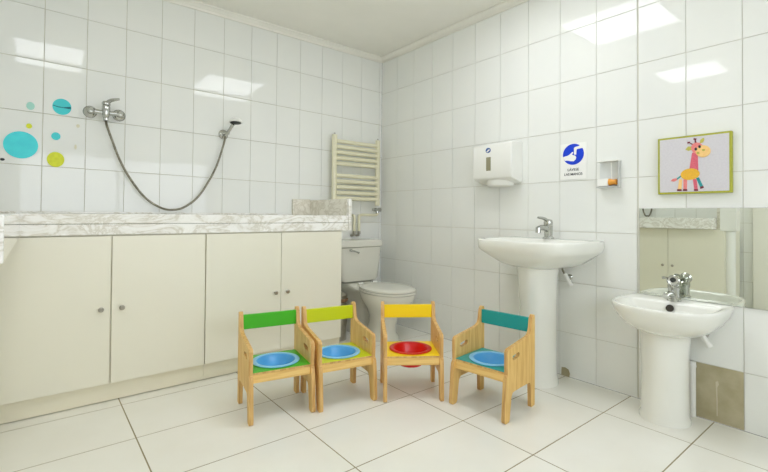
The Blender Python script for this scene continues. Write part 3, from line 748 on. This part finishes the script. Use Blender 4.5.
def slot(cx, cz, L_, r, tilt_):
    out = []
    for k in range(9): th = -PI / 2 + PI * k / 8; out.append((L_ / 2 + r * math.cos(th), r * math.sin(th)))
    for k in range(9): th = PI / 2 + PI * k / 8; out.append((-L_ / 2 + r * math.cos(th), r * math.sin(th)))
    c, s_ = math.cos(tilt_), math.sin(tilt_)
    return [(cx + x * c - z * s_, cz + x * s_ + z * c) for x, z in out]
CW = 0.306; TH = 0.018       # outer width, plywood thickness
def make_chair(colour):
    t = bpy.data.objects.new('potty_chair', None); COL.objects.link(t); t.empty_display_size = .05
    yb = 0.150                 # local y of the rear edge; forward is -y
    for sx in (-1, 1):
        bm = B(); x0 = sx * CW / 2; x1 = sx * (CW / 2 - TH)
        prism(bm, SIDE, lambda u, z, c: (c, yb - u, z), x0, x1, holes=[slot(.195, .285, .045, .0115, -.1)])
        for fc_p in bm.faces:
            if abs(sum((v_.co.x for v_ in fc_p.verts)) / len(fc_p.verts) - (x0 + x1) / 2) < TH * .3: fc_p.material_index = 1
        link('side_panel', bm, None, t, smooth=30, mats=['wood', 'ply_edge_shaded'])
    xi = CW / 2 - TH - 0.0004
    # backrest between the posts
    bm = B(); box(bm, (-xi, yb - .030, .362), (xi, yb - .014, .434)); link('backrest', bm, colour, t, bevel=.0015)
    # seat board with round opening: wood board under a coloured laminate top
    def board(z0, z1):
        bm = B(); y0, y1 = yb - .270, yb - .018
        cy = (y0 + y1) / 2 - .004; n = 48; outer = []; inner = []
        ths = sorted([2 * PI * k / (n - 4) for k in range(n - 4)] + [math.atan2(dy, dx) % (2 * PI) for dx in (xi, -xi) for dy in (y1 - cy, y0 - cy)])
        for th in ths:
            c, s_ = math.cos(th), math.sin(th)
            hx = xi; hy = (y1 - cy) if s_ > 0 else (cy - y0)
            sc = min(hx / max(abs(c), 1e-6), hy / max(abs(s_), 1e-6))
            outer.append((c * sc, cy + s_ * sc)); inner.append((c * .098, cy + s_ * .098))
        rings = []
        for lp, z in ((inner, z1), (outer, z1), (outer, z0), (inner, z0), (inner, z1)):
            rings.append([(x, y, z) for x, y in lp])
        R = [[bm.verts.new(p) for p in r] for r in rings[:4]]; R.append(R[0])
        for a, c_ in zip(R, R[1:]):
            for i in range(n): bm.faces.new((a[i], a[(i + 1) % n], c_[(i + 1) % n], c_[i]))
        return bm, cy
    bm, cy = board(.2135, .2225); s = link('seat', bm, 'ply_edge_shaded', t, smooth=0)
    bm, cy = board(.2226, .2245); link('seat_laminate', bm, colour, s, smooth=0)
    bm = B(); box(bm, (-xi, yb - .270, .176), (xi, yb - .252, .213)); link('front_rail', bm, 'wood_h', t, bevel=.001)
    bm = B(); box(bm, (-xi, yb - .034, .176), (xi, yb - .018, .213)); link('rear_rail', bm, 'wood_h', t, bevel=.001)
    return t, cy

def potty(m, label):
    t = empty('potty_bowl', (0, 0, 0), label, 'potty bowl', 'plastic bowls in the chair seats')
    bm = B()
    dz = .150 if m == 'bowl_blue' else .140
    prof_o = [(.0, dz - .004), (.045, dz - .0035), (.062, dz + .003), (.080, .18), (.092, .2105), (.0945, .224), (.0955, .2275)]
    prof_i = [(.0925, .2275), (.090, .224), (.086, .208), (.074, .180), (.058, dz + .009), (.03, dz + .003), (0, dz + .0025)]
    lathe(bm, (0, 0, 0), (0, 0, 1), prof_o + prof_i, 44); link('bowl', bm, m, t)
    bm = B(); n = 44
    prof = [(.0925, .2276), (.0957, .2272), (.108, .2256), (.1135, .2268), (.1135, .2295), (.106, .2318), (.0965, .2312), (.0922, .2296)]
    rg = [[(r_ * math.cos(2 * PI * i / n), r_ * math.sin(2 * PI * i / n), z_) for i in range(n)] for r_, z_ in prof]
    loft(bm, rg + [rg[0]], False, False); bmesh.ops.remove_doubles(bm, verts=bm.verts, dist=1e-6); link('rim', bm, m + '_rim', t)
    return t

def place_chair(x, y, deg, colour, bowl, label, blabel):
    t, cy = make_chair(colour)
    t.location = (x, y, 0); t.rotation_euler = (0, 0, R_(deg)); tag(t, label, 'chair', 'potty chairs in a row')
    p = potty(bowl, blabel); q = Matrix.Rotation(R_(deg), 3, 'Z') @ Vector((0, cy, 0))
    p.location = (x + q.x, y + q.y, 0); p.rotation_euler = (0, 0, R_(deg))
    return t
def front(mx, my, deg):       # centre of the chair from the middle between its front feet
    q = Matrix.Rotation(R_(deg), 3, 'Z') @ Vector((0, .150, 0)); return mx + q.x, my + q.y
place_chair(*front(-1.552, -1.258, -10.5), -10.5, 'green', 'bowl_blue', 'small plywood potty chair with green seat and back, leftmost of the row', 'blue bowl set in the green chair')
place_chair(*front(-1.240, -1.333, -10.5), -10.5, 'limegreen', 'bowl_blue', 'small plywood potty chair with lime-green seat and back, second in the row', 'blue bowl set in the lime-green chair')
place_chair(*front(-.957, -1.490, -35), -35, 'yellow', 'bowl_red', 'small plywood potty chair with bright yellow seat and back and red bowl', 'red bowl set in the bright yellow chair')
place_chair(*front(-.812, -1.760, -83), -83, 'teal', 'bowl_blue', 'small plywood potty chair with teal seat and back, turned beside the large basin', 'blue bowl set in the teal chair')

# ================================================================= CAMERA AND VIEW
W_, H_ = 768.0, 472.0
f_, cx_, cy_, yaw, pitch, roll = 433.9294, 384.0, 207.7433, .8941, .0162, .0084
cam = bpy.data.cameras.new('camera'); co = bpy.data.objects.new('camera', cam); COL.objects.link(co)
cam.sensor_fit = 'HORIZONTAL'; cam.sensor_width = 36.0; cam.lens = 36.0 * f_ / W_
cam.shift_x = -(cx_ - W_ / 2) / W_; cam.shift_y = (cy_ - H_ / 2) / W_
cam.clip_start = 0.02
fw = Vector((math.cos(yaw) * math.cos(pitch), math.sin(yaw) * math.cos(pitch), math.sin(pitch)))
r0 = Vector((math.sin(yaw), -math.cos(yaw), 0)); u0 = r0.cross(fw)
r = r0 * math.cos(roll) + u0 * math.sin(roll); u = r.cross(fw)
co.matrix_world = Matrix(((r.x, u.x, -fw.x, -2.45307), (r.y, u.y, -fw.y, -3.09907), (r.z, u.z, -fw.z, 0.9408), (0, 0, 0, 1)))
scene.camera = co

w = bpy.data.worlds.new('room_air'); scene.world = w; w.use_nodes = True
w.node_tree.nodes['Background'].inputs[0].default_value = (0.8, 0.82, 0.8, 1); w.node_tree.nodes['Background'].inputs[1].default_value = 0.3
scene.view_settings.view_transform = 'Standard'; scene.view_settings.look = 'None'
scene.view_settings.gamma = 1.0; scene.view_settings.use_curve_mapping = False
scene.view_settings.exposure = 0.72
scene.cycles.max_bounces = 12; scene.cycles.diffuse_bounces = 8; scene.cycles.glossy_bounces = 6
scene.cycles.sample_clamp_indirect = 6.0
